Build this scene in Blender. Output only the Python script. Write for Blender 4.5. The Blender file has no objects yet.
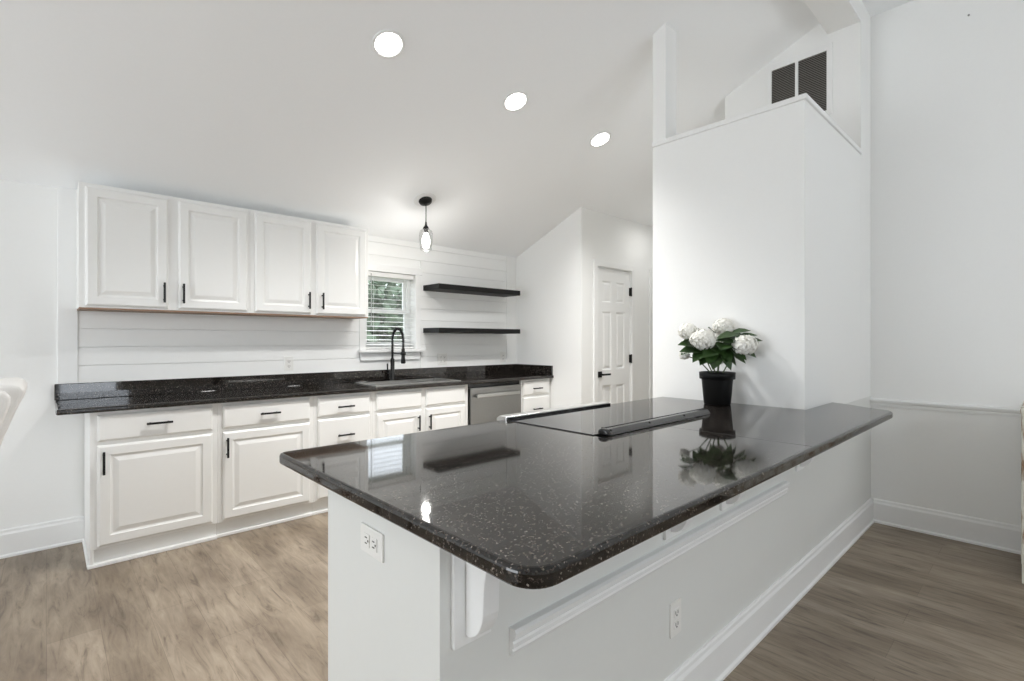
import bpy, math, random
from mathutils import Vector, Matrix
random.seed(7)
scene = bpy.context.scene
COL = scene.collection
PI = math.pi

# ------------------------------------------------------------------ camera, world, exposure
EYE = 1.287
cam_data = bpy.data.cameras.new('camera')
cam_data.sensor_width = 36.0
cam_data.lens = 36.0 * 499.7 / 1024.0
cam_data.clip_start = 0.02
cam = bpy.data.objects.new('camera', cam_data)
COL.objects.link(cam)
cam.location = (0, 0, EYE)
cam.rotation_euler = (PI / 2, 0, -0.75)
scene.camera = cam

world = bpy.data.worlds.new('sky')
scene.world = world
world.use_nodes = True
bg = world.node_tree.nodes['Background']
bg.inputs[0].default_value = (0.86, 0.93, 1.0, 1)
bg.inputs[1].default_value = 3.2

scene.view_settings.view_transform = 'Standard'
scene.view_settings.look = 'None'
scene.view_settings.gamma = 1.0
scene.view_settings.use_curve_mapping = False
scene.view_settings.exposure = 0.23
scene.cycles.max_bounces = 12
scene.cycles.diffuse_bounces = 8
scene.cycles.glossy_bounces = 5
scene.cycles.transmission_bounces = 6
scene.cycles.caustics_reflective = False
scene.cycles.caustics_refractive = False
scene.cycles.sample_clamp_indirect = 6.0


def area(name, loc, rot, sx, sy, power, color=(1, 1, 1)):
    l = bpy.data.lights.new(name, 'AREA')
    l.shape = 'RECTANGLE'
    l.size, l.size_y = sx, sy
    l.energy = power
    l.color = color
    o = bpy.data.objects.new(name, l)
    COL.objects.link(o)
    o.location = loc
    o.rotation_euler = rot
    return o


# daylight standing in the openings of the living side
area('daylight_side', (-3.95, 2.2, 1.25), (0, -PI / 2, 0), 2.1, 3.3, 64, (0.97, 0.99, 1.0))
area('daylight_patio', (0.65, -3.55, 1.1), (PI / 2, 0, 0), 1.0, 1.9, 16, (0.84, 0.91, 1.0))
area('added_transom_fill', (2.7, -3.55, 2.3), (PI / 2, 0, 0), 2.4, 0.85, 21, (0.97, 0.985, 1.0))  # added fill light, its opening is unseen and made up

# ------------------------------------------------------------------ key measures
CEIL_SLOPE = 0.418
WALL_Y = 4.232            # kitchen wall
EAVE_Z = 2.242
FLAT_Z = 3.60


def ceil_z(y):
    return EAVE_Z + CEIL_SLOPE * (WALL_Y - y)


# ------------------------------------------------------------------ materials
def mat(name, color=(0.8, 0.8, 0.8), rough=0.5, metal=0.0, spec=0.5):
    m = bpy.data.materials.new(name)
    m.use_nodes = True
    b = m.node_tree.nodes['Principled BSDF']
    b.inputs['Base Color'].default_value = (*color, 1)
    b.inputs['Roughness'].default_value = rough
    b.inputs['Metallic'].default_value = metal
    b.inputs['Specular IOR Level'].default_value = spec
    return m


def N(m, typ, **kw):
    n = m.node_tree.nodes.new(typ)
    for k, v in kw.items():
        setattr(n, k, v)
    return n


def L(m, a, b):
    m.node_tree.links.new(a, b)


def bsdf(m):
    return m.node_tree.nodes['Principled BSDF']


def noisy(name, color, rough, amount=0.03, scale=30.0, bump=0.0, spec=0.5, metal=0.0):
    """paint with a faint mottling and an optional fine bump"""
    m = mat(name, color, rough, metal, spec)
    tc = N(m, 'ShaderNodeTexCoord')
    nz = N(m, 'ShaderNodeTexNoise')
    nz.inputs['Scale'].default_value = scale
    nz.inputs['Detail'].default_value = 3
    L(m, tc.outputs['Object'], nz.inputs['Vector'])
    mx = N(m, 'ShaderNodeMix', data_type='RGBA')
    mx.inputs[6].default_value = (*[c * (1 - amount) for c in color], 1)
    mx.inputs[7].default_value = (*[min(1, c * (1 + amount)) for c in color], 1)
    L(m, nz.outputs['Fac'], mx.inputs[0])
    L(m, mx.outputs[2], bsdf(m).inputs['Base Color'])
    if bump:
        bp = N(m, 'ShaderNodeBump')
        bp.inputs['Strength'].default_value = bump
        bp.inputs['Distance'].default_value = 0.002
        L(m, nz.outputs['Fac'], bp.inputs['Height'])
        L(m, bp.outputs[0], bsdf(m).inputs['Normal'])
    return m


def emit(name, color, strength):
    m = mat(name, color)
    bsdf(m).inputs['Emission Color'].default_value = (*color, 1)
    bsdf(m).inputs['Emission Strength'].default_value = strength
    return m


M_WALL = noisy('wall_paint', (0.868, 0.872, 0.862), 0.6, 0.01, 60, 0.04, 0.3)
M_CEIL = noisy('ceiling_paint', (0.92, 0.932, 0.94), 0.7, 0.01, 60, 0.04, 0.2)
M_TRIM = noisy('trim_paint', (0.855, 0.86, 0.855), 0.35, 0.01, 40)
M_CAB = noisy('cabinet_paint', (0.83, 0.83, 0.815), 0.32, 0.01, 40)
M_SHIP = noisy('shiplap_paint', (0.875, 0.88, 0.87), 0.4, 0.012, 25)
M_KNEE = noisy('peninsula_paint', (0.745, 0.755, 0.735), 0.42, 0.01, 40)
M_BLACK = mat('matte_black_metal', (0.008, 0.008, 0.008), 0.42, 0, 0.3)
M_SHELF = noisy('black_stained_wood', (0.007, 0.0068, 0.0065), 0.5, 0.3, 35, 0, 0.22)
M_WOODEDGE = noisy('raw_wood_edge', (0.30, 0.19, 0.12), 0.55, 0.2, 40)
M_STEEL = noisy('brushed_steel', (0.55, 0.55, 0.54), 0.3, 0.05, 50, metal=1.0)
M_STEELDARK = noisy('dark_trim_metal', (0.14, 0.14, 0.14), 0.25, 0.05, 50, metal=1.0)
M_STEELD = noisy('darker_steel', (0.33, 0.33, 0.32), 0.34, 0.05, 50, metal=1.0)
M_GLASSTOP = mat('black_cooktop_glass', (0.012, 0.012, 0.013), 0.03, 0, 0.6)
M_GLOSSBLACK = mat('gloss_black_plastic', (0.012, 0.012, 0.012), 0.12)
M_PLATE = mat('white_plastic', (0.82, 0.815, 0.79), 0.3)
M_SLOT = mat('dark_slot', (0.05, 0.045, 0.04), 0.6)
M_LENS = emit('lamp_lens', (1.0, 0.98, 0.95), 9.0)
M_BULB = emit('bulb_glow', (1.0, 0.98, 0.95), 10.0)
M_LOUVRE = mat('grey_louvre', (0.22, 0.205, 0.185), 0.5)
M_VENTDARK = mat('vent_cavity', (0.03, 0.028, 0.026), 0.9)
M_SEAM = mat('dark_seam_filler', (0.012, 0.011, 0.011), 0.4)
M_POT = mat('black_pot_plastic', (0.004, 0.004, 0.004), 0.5, 0, 0.2)
M_SOIL = noisy('soil', (0.05, 0.035, 0.025), 0.95, 0.4, 90)
M_STEM = mat('green_stem', (0.06, 0.10, 0.03), 0.6)
M_PETAL = noisy('white_petals', (0.86, 0.85, 0.80), 0.6, 0.05, 60)
M_LEAF = noisy('hydrangea_leaf', (0.024, 0.058, 0.012), 0.42, 0.45, 25)
M_FABRIC = noisy('white_upholstery', (0.80, 0.79, 0.77), 0.85, 0.03, 300, 0.3, 0.2)
M_LEGWOOD = noisy('chair_leg_wood', (0.16, 0.10, 0.06), 0.45, 0.2, 30)
M_BLIND = mat('white_blind_slat', (0.86, 0.86, 0.85), 0.4)
M_GROUND = noisy('lawn', (0.07, 0.12, 0.03), 0.9, 0.5, 4)
M_BARK = noisy('bark', (0.10, 0.07, 0.05), 0.9, 0.3, 12)
M_TREE = noisy('tree_leaf', (0.11, 0.155, 0.10), 0.6, 0.6, 3)


def granite():
    m = mat('polished_granite', (0.03, 0.028, 0.027), 0.045, 0, 0.62)
    tc = N(m, 'ShaderNodeTexCoord')
    v1 = N(m, 'ShaderNodeTexVoronoi')
    v1.inputs['Scale'].default_value = 310
    v2 = N(m, 'ShaderNodeTexNoise')
    v2.inputs['Scale'].default_value = 140
    v2.inputs['Detail'].default_value = 4
    v2.inputs['Roughness'].default_value = 0.7
    L(m, tc.outputs['Object'], v1.inputs['Vector'])
    L(m, tc.outputs['Object'], v2.inputs['Vector'])
    sep = N(m, 'ShaderNodeSeparateColor')
    L(m, v1.outputs['Color'], sep.inputs[0])
    r1 = N(m, 'ShaderNodeValToRGB')
    e = r1.color_ramp.elements
    e[0].position, e[0].color = 0.0, (0.006, 0.006, 0.006, 1)
    e[1].position, e[1].color = 1.0, (0.26, 0.24, 0.22, 1)
    for p, c in ((0.45, (0.007, 0.0065, 0.0062, 1)), (0.7, (0.014, 0.012, 0.011, 1)), (0.86, (0.034, 0.027, 0.024, 1)), (0.93, (0.10, 0.085, 0.075, 1))):
        k = r1.color_ramp.elements.new(p)
        k.color = c
    L(m, sep.outputs[0], r1.inputs[0])
    r2 = N(m, 'ShaderNodeValToRGB')
    e = r2.color_ramp.elements
    e[0].position, e[0].color = 0.42, (0.35, 0.33, 0.32, 1)
    e[1].position, e[1].color = 0.62, (1.25, 1.2, 1.15, 1)
    L(m, v2.outputs['Fac'], r2.inputs[0])
    mx = N(m, 'ShaderNodeMix', data_type='RGBA', blend_type='MULTIPLY')
    mx.inputs[0].default_value = 1.0
    L(m, r1.outputs[0], mx.inputs[6])
    L(m, r2.outputs[0], mx.inputs[7])
    L(m, mx.outputs[2], bsdf(m).inputs['Base Color'])
    return m


def planks():
    m = mat('oak_plank_floor', (0.2, 0.16, 0.12), 0.38, 0, 0.45)
    tc = N(m, 'ShaderNodeTexCoord')
    mp = N(m, 'ShaderNodeMapping')
    mp.inputs['Rotation'].default_value = (0, 0, PI / 2)
    L(m, tc.outputs['Object'], mp.inputs['Vector'])
    br = N(m, 'ShaderNodeTexBrick')
    br.offset = 0.37
    br.inputs['Color1'].default_value = (0.31, 0.258, 0.20, 1)
    br.inputs['Color2'].default_value = (0.245, 0.20, 0.15, 1)
    br.inputs['Mortar'].default_value = (0.20, 0.16, 0.12, 1)
    br.inputs['Scale'].default_value = 1.0
    br.inputs['Brick Width'].default_value = 1.22
    br.inputs['Row Height'].default_value = 0.178
    br.inputs['Mortar Size'].default_value = 0.0012
    br.inputs['Bias'].default_value = 0.0
    L(m, mp.outputs[0], br.inputs['Vector'])
    st = N(m, 'ShaderNodeMapping')
    st.inputs['Scale'].default_value = (13.0, 1.7, 1.0)
    L(m, tc.outputs['Object'], st.inputs['Vector'])
    gr = N(m, 'ShaderNodeTexNoise')
    gr.inputs['Scale'].default_value = 2.2
    gr.inputs['Detail'].default_value = 9
    gr.inputs['Roughness'].default_value = 0.68
    gr.inputs['Distortion'].default_value = 0.9
    L(m, st.outputs[0], gr.inputs['Vector'])
    rp = N(m, 'ShaderNodeValToRGB')
    e = rp.color_ramp.elements
    e[0].position, e[0].color = 0.30, (0.34, 0.30, 0.27, 1)
    e[1].position, e[1].color = 0.66, (1.18, 1.17, 1.15, 1)
    k = rp.color_ramp.elements.new(0.45)
    k.color = (0.86, 0.83, 0.80, 1)
    L(m, gr.outputs['Fac'], rp.inputs[0])
    mx = N(m, 'ShaderNodeMix', data_type='RGBA', blend_type='MULTIPLY')
    mx.inputs[0].default_value = 0.9
    L(m, br.outputs['Color'], mx.inputs[6])
    L(m, rp.outputs[0], mx.inputs[7])
    # broad weathered patches
    st2 = N(m, 'ShaderNodeMapping')
    st2.inputs['Scale'].default_value = (5.0, 1.6, 1.0)
    L(m, tc.outputs['Object'], st2.inputs['Vector'])
    g2 = N(m, 'ShaderNodeTexNoise')
    g2.inputs['Scale'].default_value = 1.3
    g2.inputs['Detail'].default_value = 5
    L(m, st2.outputs[0], g2.inputs['Vector'])
    r2 = N(m, 'ShaderNodeValToRGB')
    e = r2.color_ramp.elements
    e[0].position, e[0].color = 0.36, (0.72, 0.69, 0.67, 1)
    e[1].position, e[1].color = 0.62, (1.12, 1.12, 1.12, 1)
    L(m, g2.outputs['Fac'], r2.inputs[0])
    m2 = N(m, 'ShaderNodeMix', data_type='RGBA', blend_type='MULTIPLY')
    m2.inputs[0].default_value = 1.0
    L(m, mx.outputs[2], m2.inputs[6])
    L(m, r2.outputs[0], m2.inputs[7])
    L(m, m2.outputs[2], bsdf(m).inputs['Base Color'])
    bp = N(m, 'ShaderNodeBump')
    bp.inputs['Strength'].default_value = 0.12
    bp.inputs['Distance'].default_value = 0.002
    L(m, gr.outputs['Fac'], bp.inputs['Height'])
    L(m, bp.outputs[0], bsdf(m).inputs['Normal'])
    return m


def clear_glass(name, tint=(1, 1, 1)):
    m = bpy.data.materials.new(name)
    m.use_nodes = True
    nt = m.node_tree
    nt.nodes.remove(nt.nodes['Principled BSDF'])
    out = nt.nodes['Material Output']
    tr = N(m, 'ShaderNodeBsdfTransparent')
    tr.inputs[0].default_value = (*tint, 1)
    gl = N(m, 'ShaderNodeBsdfGlossy')
    gl.inputs['Roughness'].default_value = 0.02
    lw = N(m, 'ShaderNodeLayerWeight')
    lw.inputs['Blend'].default_value = 0.25
    fr = N(m, 'ShaderNodeMath', operation='MULTIPLY_ADD')
    fr.inputs[1].default_value = 0.45
    fr.inputs[2].default_value = 0.04
    L(m, lw.outputs['Facing'], fr.inputs[0])
    mx = N(m, 'ShaderNodeMixShader')
    L(m, fr.outputs[0], mx.inputs[0])
    L(m, tr.outputs[0], mx.inputs[1])
    L(m, gl.outputs[0], mx.inputs[2])
    L(m, mx.outputs[0], out.inputs[0])
    return m


def distressed():
    m = mat('distressed_white_wood', (0.6, 0.55, 0.48), 0.7)
    tc = N(m, 'ShaderNodeTexCoord')
    nz = N(m, 'ShaderNodeTexNoise')
    nz.inputs['Scale'].default_value = 9
    mp = N(m, 'ShaderNodeMapping')
    mp.inputs['Scale'].default_value = (6, 6, 1)
    nz.inputs['Detail'].default_value = 9
    L(m, tc.outputs['Object'], mp.inputs['Vector'])
    L(m, mp.outputs[0], nz.inputs['Vector'])
    rp = N(m, 'ShaderNodeValToRGB')
    e = rp.color_ramp.elements
    e[0].position, e[0].color = 0.36, (0.28, 0.17, 0.10, 1)
    e[1].position, e[1].color = 0.50, (0.70, 0.68, 0.60, 1)
    L(m, nz.outputs['Fac'], rp.inputs[0])
    L(m, rp.outputs[0], bsdf(m).inputs['Base Color'])
    return m


M_GRANITE = granite()
M_FLOOR = planks()
M_PANE = clear_glass('window_glass')
M_SHADE = clear_glass('clear_shade_glass', (0.97, 0.97, 0.97))
M_DISTRESS = distressed()


# ------------------------------------------------------------------ mesh builder
class MB:
    def __init__(self):
        self.v, self.f, self.s = [], [], []

    def add(self, verts, faces, smooth=False):
        o = len(self.v)
        self.v += [tuple(p) for p in verts]
        for f in faces:
            self.f.append([i + o for i in f])
            self.s.append(smooth)
        return self

    def box(self, x0, x1, y0, y1, z0, z1):
        v = [(x, y, z) for x in (x0, x1) for y in (y0, y1) for z in (z0, z1)]
        return self.add(v, [(0, 1, 3, 2), (4, 6, 7, 5), (0, 4, 5, 1), (2, 3, 7, 6), (0, 2, 6, 4), (1, 5, 7, 3)])

    def prism(self, poly, a0, a1, axis='z', smooth=False):
        """poly in the plane normal to axis; axis z: (x,y); y: (x,z); x: (y,z)"""
        def P(p, a):
            if axis == 'z':
                return (p[0], p[1], a)
            if axis == 'y':
                return (p[0], a, p[1])
            return (a, p[0], p[1])
        n = len(poly)
        o = len(self.v)
        self.v += [P(p, a0) for p in poly] + [P(p, a1) for p in poly]
        self.f.append([o + i for i in range(n)][::-1]); self.s.append(False)
        self.f.append([o + n + i for i in range(n)]); self.s.append(False)
        for i in range(n):
            j = (i + 1) % n
            self.f.append([o + i, o + j, o + n + j, o + n + i]); self.s.append(smooth)
        return self

    def lathe(self, prof, c, axis=(0, 0, 1), seg=32, smooth=True):
        """prof: (radius, height along axis); open ends are capped when radius > 0"""
        ax = Vector(axis).normalized()
        t = Vector((1, 0, 0)) if abs(ax.x) < 0.9 else Vector((0, 1, 0))
        u = (t - ax * t.dot(ax)).normalized()
        w = ax.cross(u)
        c = Vector(c)
        rings = []
        for r, h in prof:
            if r < 1e-6:
                self.v.append(tuple(c + ax * h)); rings.append([len(self.v) - 1])
            else:
                o = len(self.v)
                for k in range(seg):
                    a = 2 * PI * k / seg
                    self.v.append(tuple(c + ax * h + (u * math.cos(a) + w * math.sin(a)) * r))
                rings.append(list(range(o, o + seg)))
        for A, B in zip(rings, rings[1:]):
            for k in range(seg):
                k2 = (k + 1) % seg
                if len(A) == 1 and len(B) == 1:
                    continue
                if len(A) == 1:
                    self.f.append([A[0], B[k], B[k2]])
                elif len(B) == 1:
                    self.f.append([A[k], B[0], A[k2]][::1])
                else:
                    self.f.append([A[k], B[k], B[k2], A[k2]])
                self.s.append(smooth)
        return self

    def cyl(self, a, b, r, seg=20, r2=None):
        a, b = Vector(a), Vector(b)
        h = (b - a).length
        return self.lathe([(0, 0), (r, 0), (r, 0), (r2 or r, h), (r2 or r, h), (0, h)], a, b - a, seg)

    def tube(self, pts, r, seg=10, caps=True):
        pts = [Vector(p) for p in pts]
        rs = r if isinstance(r, (list, tuple)) else [r] * len(pts)
        prev = None
        rings = []
        for i, p in enumerate(pts):
            d = (pts[min(i + 1, len(pts) - 1)] - pts[max(i - 1, 0)]).normalized()
            if prev is None:
                t = Vector((0, 0, 1)) if abs(d.z) < 0.9 else Vector((1, 0, 0))
                u = (t - d * t.dot(d)).normalized()
            else:
                u = (prev - d * prev.dot(d)).normalized()
            prev = u
            w = d.cross(u)
            o = len(self.v)
            for k in range(seg):
                a = 2 * PI * k / seg
                self.v.append(tuple(p + (u * math.cos(a) + w * math.sin(a)) * rs[i]))
            rings.append(list(range(o, o + seg)))
        for A, B in zip(rings, rings[1:]):
            for k in range(seg):
                k2 = (k + 1) % seg
                self.f.append([A[k], A[k2], B[k2], B[k]]); self.s.append(True)
        if caps:
            self.f.append(rings[0][::-1]); self.s.append(False)
            self.f.append(rings[-1]); self.s.append(False)
        return self

    def rings(self, rects):
        """nested rectangles; each = four corner points; joined in order, last one capped"""
        prev = None
        for q in rects:
            o = len(self.v)
            self.v += [tuple(p) for p in q]
            cur = [o, o + 1, o + 2, o + 3]
            if prev:
                for k in range(4):
                    k2 = (k + 1) % 4
                    self.f.append([prev[k], prev[k2], cur[k2], cur[k]]); self.s.append(False)
            prev = cur
        self.f.append(prev); self.s.append(False)
        return self

    def slab(self, us, vs, holes, w0, w1, axis):
        """grid slab with rectangular holes: cells (i,j) in holes are left out.
        axis 'z': (u,v,w)=(x,y,z); 'y': (x,z,y); 'x': (y,z,x)"""
        def P(u, v, w):
            return {'z': (u, v, w), 'y': (u, w, v), 'x': (w, u, v)}[axis]
        idx = {}

        def V(i, j, k):
            if (i, j, k) not in idx:
                idx[(i, j, k)] = len(self.v)
                self.v.append(P(us[i], vs[j], (w0, w1)[k]))
            return idx[(i, j, k)]
        solid = lambda i, j: 0 <= i < len(us) - 1 and 0 <= j < len(vs) - 1 and (i, j) not in holes
        for i in range(len(us) - 1):
            for j in range(len(vs) - 1):
                if not solid(i, j):
                    continue
                for k in (0, 1):
                    self.f.append([V(i, j, k), V(i + 1, j, k), V(i + 1, j + 1, k), V(i, j + 1, k)]); self.s.append(False)
                for di, dj, a, b in ((-1, 0, (0, 0), (0, 1)), (1, 0, (1, 0), (1, 1)), (0, -1, (0, 0), (1, 0)), (0, 1, (0, 1), (1, 1))):
                    if not solid(i + di, j + dj):
                        p, q = (i + a[0], j + a[1]), (i + b[0], j + b[1])
                        self.f.append([V(*p, 0), V(*q, 0), V(*q, 1), V(*p, 1)]); self.s.append(False)
        return self

    def build(self, name, material, parent=None, bevel=0.0, segs=2, angle=35):
        off = ORIGIN.get(parent.name, Vector((0, 0, 0))) if parent else Vector((0, 0, 0))
        me = bpy.data.meshes.new(name)
        me.from_pydata([tuple(Vector(p) - off) for p in self.v], [], self.f)
        me.polygons.foreach_set('use_smooth', self.s)
        me.materials.append(material)
        me.update()
        import bmesh
        bm = bmesh.new()
        bm.from_mesh(me)
        bmesh.ops.recalc_face_normals(bm, faces=bm.faces)
        bm.to_mesh(me)
        bm.free()
        o = bpy.data.objects.new(name, me)
        COL.objects.link(o)
        if parent:
            o.parent = parent
            ORIGIN[o.name] = off
        if bevel:
            b = o.modifiers.new('edge', 'BEVEL')
            b.width = bevel
            b.segments = segs
            b.limit_method = 'ANGLE'
            b.angle_limit = math.radians(angle)
        return o


ORIGIN = {}


def tag(o, label=None, cat=None, group=None, kind=None):
    if label: o['label'] = label
    if cat: o['category'] = cat
    if group: o['group'] = group
    if kind: o['kind'] = kind
    return o


def thing(name, loc, label, cat, group=None, kind=None):
    o = bpy.data.objects.new(name, None)
    o.empty_display_size = 0.1
    COL.objects.link(o)
    o.location = loc
    ORIGIN[o.name] = Vector(loc)
    return tag(o, label, cat, group, kind)


def struct(name, mb, m, label, cat, parent=None, **kw):
    o = mb.build(name, m, parent, **kw)
    return tag(o, label, cat, None, 'structure')


def arc(cx, cy, r, a0, a1, n=6):
    return [(cx + r * math.cos(math.radians(a0 + (a1 - a0) * i / n)), cy + r * math.sin(math.radians(a0 + (a1 - a0) * i / n))) for i in range(n + 1)]


# ------------------------------------------------------------------ the setting
KP = 0.865                # plane of the peninsula's long face and the half wall above it
RX = 4.31                 # right wall
LX, SY = -3.8, -3.4       # left and rear wall of the living side
PX, PY = 3.995, 3.25      # pantry return and pantry front
HX = 6.4                  # hall end

struct('floor', MB().box(LX - 0.2, HX + 0.2, SY - 0.2, WALL_Y + 0.2, -0.12, 0.0), M_FLOOR,
       'grey-brown wood plank floor running towards the cabinets', 'floor')
# kitchen wall with its window opening
WX0, WX1, WZ0, WZ1 = 2.115, 2.64, 1.205, 1.925
b = MB().slab([LX - 0.2, WX0, WX1, PX + 0.1], [0, WZ0, WZ1, EAVE_Z + 0.02], {(1, 1)}, WALL_Y, WALL_Y + 0.15, 'y')
struct('wall_back', b, M_WALL, 'long white wall behind the cabinets and sink', 'wall')
# sloped and flat ceiling, header between them
yk = WALL_Y - (FLAT_Z - EAVE_Z) / CEIL_SLOPE
b = MB().prism([(WALL_Y + 0.2, ceil_z(WALL_Y + 0.2)), (yk, FLAT_Z), (SY - 0.2, FLAT_Z), (SY - 0.2, FLAT_Z + 0.12), (yk, FLAT_Z + 0.12), (WALL_Y + 0.2, ceil_z(WALL_Y + 0.2) + 0.12)],
                LX - 0.2, HX + 0.2, 'x')
struct('ceiling', b, M_CEIL, 'white vaulted ceiling sloping down to the cabinet wall', 'ceiling')
HZ = 3.445
CX = 4.03
struct('trim_header', MB().box(LX - 0.1, CX - 0.001, KP, 1.06, HZ, FLAT_Z + 0.02), M_WALL,
       'white boxed header crossing the ceiling above the half wall', 'beam')
# right wall (living side), chase with the return-air grille, short run past it
struct('wall_right', MB().box(RX, RX + 0.12, SY - 0.2, 2.35, 0, FLAT_Z + 0.05), M_WALL,
       'tall plain white wall at the right edge', 'wall')
yE = 1.79
b = MB().prism([(KP + 0.0125, 0.0), (yE, 0.0), (yE, ceil_z(yE) + 0.01), (yk, FLAT_Z + 0.01), (KP, FLAT_Z + 0.01), (KP, 0.892), (KP + 0.0125, 0.892)], CX, RX - 0.001, 'x')
struct('wall_chase', b, M_WALL, 'white boxed chase holding the return air grille', 'wall')
# pantry return wall, pantry front, hall end
b = MB().prism([(PY, 0), (WALL_Y, 0), (WALL_Y, EAVE_Z + 0.02), (PY, ceil_z(PY) + 0.02)], PX, PX + 0.1, 'x')
struct('wall_return', b, M_WALL, 'white side wall closing the counter run at its right end', 'wall')
DX0, DX1, DZ = 4.25, 4.885, 2.075
EX0, EX1 = 5.30, 5.95
b = MB().slab([PX + 0.1, DX0, DX1, EX0, EX1, HX + 0.1], [0, DZ, ceil_z(PY) + 0.01], {(1, 0), (3, 0)}, PY, PY + 0.1, 'y')
struct('wall_pantry', b, M_WALL, 'white hall wall with the panelled pantry door', 'wall')
struct('wall_hall', MB().box(HX, HX + 0.1, 2.2, PY + 0.1, 0, 3.4), M_WALL, 'white end wall of the hall', 'wall')
struct('wall_passage', MB().box(RX + 0.12, HX + 0.1, 2.25, 2.35, 0, 3.5), M_WALL, 'white wall along the near side of the hall', 'wall')
# living side walls with daylight openings
b = MB().slab([SY - 0.2, 0.5, 3.9, WALL_Y], [0, 0.15, 2.3, FLAT_Z + 0.05], {(1, 1)}, LX - 0.15, LX, 'x')
struct('wall_left', b, M_WALL, 'white living side wall with a wide opening to daylight', 'wall')
b = MB().slab([LX, 0.12, 1.18, 1.5, 3.9, RX], [0, 0.12, 1.85, 2.1, 2.7, FLAT_Z + 0.05], {(1, 1), (1, 2), (3, 2), (3, 3)}, SY - 0.15, SY, 'y')
struct('wall_front', b, M_WALL, 'white living side wall with patio door and added transom window', 'wall')

# half wall on the peninsula, its cap and post
HWX, HWZ, HWE = 2.89, 2.572, 1.757
b = MB().prism([(HWX, KP), (CX - 0.001, KP), (CX - 0.001, 1.0), (HWX + 0.135, 1.0), (HWX + 0.135, HWE), (HWX, HWE)], 0.892, HWZ - 0.03, 'z')
struct('wall_divider', b, M_WALL, 'white half wall standing behind the plant at the peninsula end', 'wall')
b = MB().prism([(HWX - 0.012, KP - 0.012), (CX - 0.001, KP - 0.012), (CX - 0.001, 1.012), (HWX + 0.147, 1.012), (HWX + 0.147, HWE), (HWX - 0.012, HWE)], HWZ - 0.03, HWZ, 'z')
struct('trim_cap', b, M_TRIM, 'white ledge cap running along the half wall top', 'trim', bevel=0.006)
b = MB().prism([(1.665, HWZ), (HWE, HWZ), (HWE, ceil_z(HWE) + 0.01), (1.665, ceil_z(1.665) + 0.01)], HWX, HWX + 0.135, 'x')
struct('trim_post', b, M_WALL, 'white square post rising from the half wall to the ceiling', 'post')


# baseboards and chair rail
def board_profile(d, h):
    """baseboard section: distance out from the wall, height"""
    return [(0, 0), (d + 0.008, 0), (d + 0.008, 0.012), (d, 0.02), (d, h - 0.03), (d - 0.006, h - 0.018), (d - 0.007, h - 0.006), (d - 0.012, h), (0, h)]


pr = board_profile(0.018, 0.165)
b = MB().prism([(WALL_Y - p, z) for p, z in pr], LX + 0.026, 0.1775, 'x')
struct('baseboard_back', b, M_TRIM, 'white baseboard left of the base cabinets', 'baseboard')
b = MB().prism([(RX - p, z) for p, z in pr], SY, KP - 0.019, 'y')
struct('baseboard_right', b, M_TRIM, 'tall white baseboard along the right wall', 'baseboard')
b = MB().prism([(LX + p, z) for p, z in pr], SY, WALL_Y, 'y')
struct('baseboard_left', b, M_TRIM, 'white baseboard along the living side wall', 'baseboard')
b = MB().prism([(PY - p, z) for p, z in pr], 4.95, 5.23, 'x')
struct('baseboard_pantry', b, M_TRIM, 'white baseboard beside the pantry door', 'baseboard')
rail = [(0, -0.012), (0.010, -0.010), (0.014, 0.004), (0.014, 0.012), (0.028, 0.022), (0.032, 0.036), (0.020, 0.044), (0, 0.046)]
b = MB().prism([(RX - p, 0.832 + z) for p, z in rail], SY, KP - 0.001, 'y')
struct('trim_chair_rail', b, M_TRIM, 'white chair rail across the right wall', 'chair rail')

# shiplap, corner and end boards
b = MB()
z = 1.010
SHX0, SHX1 = 0.147, 3.845
pitch = 0.1185
z0 = 1.128 - pitch
while z0 < EAVE_Z:
    z1 = min(z0 + pitch - 0.0035, EAVE_Z + 0.005)
    if z1 > z0:
        spans = [(SHX0, SHX1)]
        if z1 > 1.12 and z0 < 2.0:
            spans = [(SHX0, WX0 - 0.06), (WX1 + 0.06, SHX1)]
        for x0, x1 in spans:
            b.box(x0, x1, WALL_Y - 0.012, WALL_Y + 0.001, z0, z1)
    z0 += pitch
struct('trim_shiplap', b, M_SHIP, 'white horizontal shiplap boards above the back counter', 'shiplap', bevel=0.001, segs=1)
struct('trim_end_board', MB().box(0.05, 0.147, WALL_Y - 0.018, WALL_Y, 0.915, EAVE_Z + 0.005), M_TRIM,
       'white vertical board at the left end of the shiplap', 'trim', bevel=0.003)
struct('trim_corner_board', MB().box(3.845, PX, WALL_Y - 0.018, WALL_Y, 0.915, EAVE_Z + 0.004), M_TRIM,
       'white vertical board in the corner right of the shelves', 'trim', bevel=0.003)

# kitchen window
w = thing('window_1', (2.365, WALL_Y, WZ0), 'small white window above the sink', 'window', kind='structure')
b = MB()
YC = WALL_Y - 0.012
b.box(WX0 - 0.06, WX0, YC - 0.008, WALL_Y, WZ0, WZ1).box(WX1, WX1 + 0.06, YC - 0.008, WALL_Y, WZ0, WZ1)
b.box(WX0 - 0.075, WX1 + 0.075, YC - 0.012, WALL_Y, WZ1, WZ1 + 0.07)
b.build('casing', M_TRIM, w, bevel=0.003)
MB().box(WX0 - 0.075, WX1 + 0.075, YC - 0.05, WALL_Y + 0.08, WZ0 - 0.028, WZ0).build('sill', M_TRIM, w, bevel=0.005)
MB().box(WX0 - 0.05, WX1 + 0.05, YC - 0.01, WALL_Y, WZ0 - 0.10, WZ0 - 0.029).build('apron', M_TRIM, w, bevel=0.003)
yf = WALL_Y + 0.085
b = MB()
b.slab([WX0, WX0 + 0.035, WX1 - 0.035, WX1], [WZ0, WZ0 + 0.035, WZ1 - 0.035, WZ1], {(1, 1)}, yf, yf + 0.05, 'y')
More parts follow.
